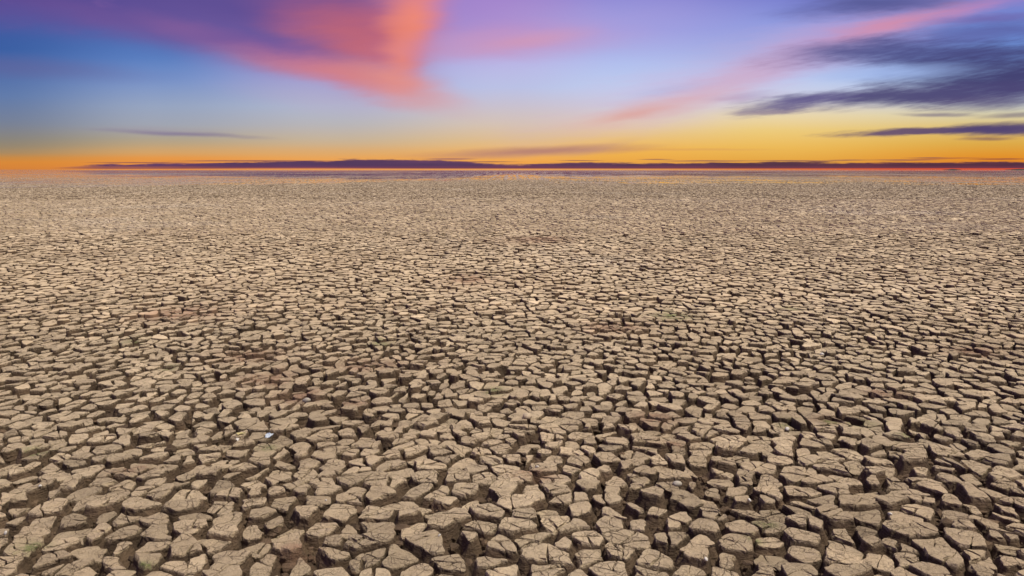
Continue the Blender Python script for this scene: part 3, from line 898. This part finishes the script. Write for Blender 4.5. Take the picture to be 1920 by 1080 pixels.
def scrap(name, px, py, w_, d_, mat, label, cat, seed, group=None):
    """crumpled thin scrap with real thickness"""
    c = top_at(px, py); nx_, ny_ = 9, 7; r = np.random.default_rng(seed)
    X, Y = np.meshgrid(np.linspace(-1, 1, nx_), np.linspace(-1, 1, ny_))
    ex = 1 + 0.22 * vnoise(Y * 1.7 + seed, X * 0, 0, 1, seed); 
    Z = 0.012 + vnoise(X * 1.6 + seed, Y * 1.6, 0, 1.0, seed) * 0.012 + vnoise(X * 4, Y * 4 + seed, 0, 1.0, seed + 1) * 0.004
    x = (X * ex * w_ / 2).ravel(); y = (Y * (1 + .2 * vnoise(X * 2, 0, seed, 1, 3)) * d_ / 2).ravel(); z = np.maximum(Z.ravel(), 0.002)
    n = len(x); Vv = np.concatenate([np.stack([x, y, z], 1), np.stack([x, y, z - 0.0018], 1)])
    Q = []
    for j in range(ny_ - 1):
        for i in range(nx_ - 1):
            a = j * nx_ + i
            Q.append((a, a + 1, a + nx_ + 1, a + nx_)); Q.append((n + a, n + a + nx_, n + a + nx_ + 1, n + a + 1))
    rim_ = [i for i in range(nx_)] + [j * nx_ + nx_ - 1 for j in range(1, ny_)] + [(ny_ - 1) * nx_ + i for i in range(nx_ - 2, -1, -1)] + [j * nx_ for j in range(ny_ - 2, 0, -1)]
    for i, a in enumerate(rim_):
        b_ = rim_[(i + 1) % len(rim_)]; Q.append((a, n + a, n + b_, b_))
    m = mesh_from(name, Vv, Q, [], [mat])
    o = link(name, m, None, c); o.rotation_euler = (0, 0, r.uniform(0, 3)); o['label'] = label; o['category'] = cat
    if group: o['group'] = group
    return o

lump('pale_pebble', 575, 750, 0.034, M_grey, 'largest pale grey pebble, resting on the reddish crumbled patch', 'pebble', 'pebbles on the mud', 0.75, 1)
lump('rounded_stone', 988, 799, 0.044, M_tan, 'smooth rounded tan stone among the blocks in the middle', 'stone', 'pebbles on the mud', 0.7, 2)
lump('pink_pebble', 1374, 738, 0.026, M_pink, 'small pinkish round pebble lying right of the middle', 'pebble', 'pebbles on the mud', 0.9, 3)
lump('grey_stone', 1272, 925, 0.036, M_grey, 'flat grey stone beside a wide crack at lower right of centre', 'stone', 'pebbles on the mud', 0.5, 4)
lump('white_pebble', 1541, 669, 0.022, M_white, 'white pebble farthest up the cracked flat at right', 'pebble', 'pebbles on the mud', 0.8, 5)
scrap('plastic_scrap', 505, 819, 0.085, 0.05, M_blue, 'pale blue crumpled scrap standing on a block at left', 'litter', 6, 'litter on the mud')
scrap('white_scrap', 441, 826, 0.05, 0.025, M_white, 'small white flake left of the blue scrap', 'litter', 7, 'litter on the mud')
scrap('faded_scrap', 450, 818, 0.07, 0.04, M_yel, 'dull yellow scrap next to the small white flake', 'litter', 8, 'litter on the mud')
sh = [(1477, 808, .021, 'bleached snail shell, largest of the shells, on a greenish block at right'), (1406, 958, .016, 'white snail shell at the rim of a crack, lower right'),
      (1659, 973, .016, 'white snail shell on a broken block near the right corner'), (1007, 892, .014, 'tiny white shell on the block at lower centre'),
      (825, 1026, .011, 'tiny white shell nearest the bottom edge, left of centre'), (13, 1000, .014, 'tiny white shell at the far left edge'),
      (77, 925, .012, 'tiny white shell above the one at the far left edge'), (1321, 1073, .015, 'white shell on the bottom edge right of centre'),
      (613, 950, .009, 'tiny white shell on a block between left and centre')]
for i, (x, y, s, l) in enumerate(sh): shell('snail_shell', x, y, s, l, 'bleached shells on the mud', i)

# withered weed in a crack
def weed(px, py, h, n, label, seed):
    r = random.Random(seed); x, y = pix2ground(px, py, -0.02)
    Vv, Q = [], []
    for _ in range(n):
        a, le = r.uniform(0, 6.28), h * r.uniform(.5, 1.1); bx, by = r.gauss(0, .012), r.gauss(0, .012); w_ = r.uniform(.0012, .0024)
        sp = r.uniform(.15, .7); base = len(Vv)
        for k in range(5):
            u = k / 4; cx_, cy_, cz_ = bx + math.cos(a) * sp * le * u * u, by + math.sin(a) * sp * le * u * u, le * u * (1 - .25 * sp * u)
            ww = w_ * (1 - .8 * u)
            for j in range(3):
                Vv.append((cx_ + ww * math.cos(j * 2.09), cy_ + ww * math.sin(j * 2.09), cz_))
            if k:
                for j in range(3): Q.append((base + (k - 1) * 3 + j, base + (k - 1) * 3 + (j + 1) % 3, base + k * 3 + (j + 1) % 3, base + k * 3 + j))
    m = mesh_from('withered_weed', np.array(Vv), Q, [], [M_straw])
    o = link('withered_weed', m, None, (x, y, -0.11)); o['label'] = label; o['category'] = 'weed'; o['group'] = 'withered weeds in the cracks'
weed(1457, 745, 0.19, 46, 'withered brown weed in a crack right of the pinkish pebble', 1)
weed(820, 470, 0.30, 30, 'farthest withered weed, a dark speck on the pale flat', 2)
weed(948, 650, 0.17, 30, 'withered weed in a crack at the centre of the flat', 3)

# ------------------------------------------------------------------ low dark land on the horizon at the right
def islet(x0, x1, hpx, label, seed):
    D = 5200.0
    X0, X1 = (x0 - 960) / F_PX * D * 1.01, (x1 - 960) / F_PX * D * 1.01
    n, k = 40, 9; H = hpx / F_PX * D
    Vv, Q = [], []
    for i in range(n):
        u = i / (n - 1); env = math.sin(math.pi * u) ** 0.5
        hh = H * env * (0.75 + 0.35 * float(vnoise(u * 9, seed, 0, 1, seed)) + 0.2 * float(vnoise(u * 30, seed, 0, 1, seed)))
        wd = 60 * env + 4
        for j in range(k):
            a = math.pi * j / (k - 1)
            Vv.append((X0 + (X1 - X0) * u, -math.cos(a) * wd, math.sin(a) * hh - 0.5))
        if i:
            for j in range(k - 1): Q.append(((i - 1) * k + j, (i - 1) * k + j + 1, i * k + j + 1, i * k + j))
    Vv = np.array(Vv); xm = Vv[:, 0].mean(); Vv[:, 0] -= xm
    m = mesh_from('low_island', Vv, Q, [], [M_isl]); o = link('low_island', m, None, (xm, D, 0))
    o['kind'] = 'structure'; o['label'] = label
M_isl = plain('dark_scrub', (0.018, 0.014, 0.012), 0.95, (0.03, 0.02, 0.015), 0.05)
islet(1752, 1784, 1.8, 'short dark strip of land on the horizon', 1)
islet(1866, 1912, 2.2, 'longer dark strip of land on the horizon by the red glow', 2)
print('singles', len(single), 'A verts', len(V), 'mid', len(Bf[0]), 'far', len(Cf[0]), 'clods', len(cvv))
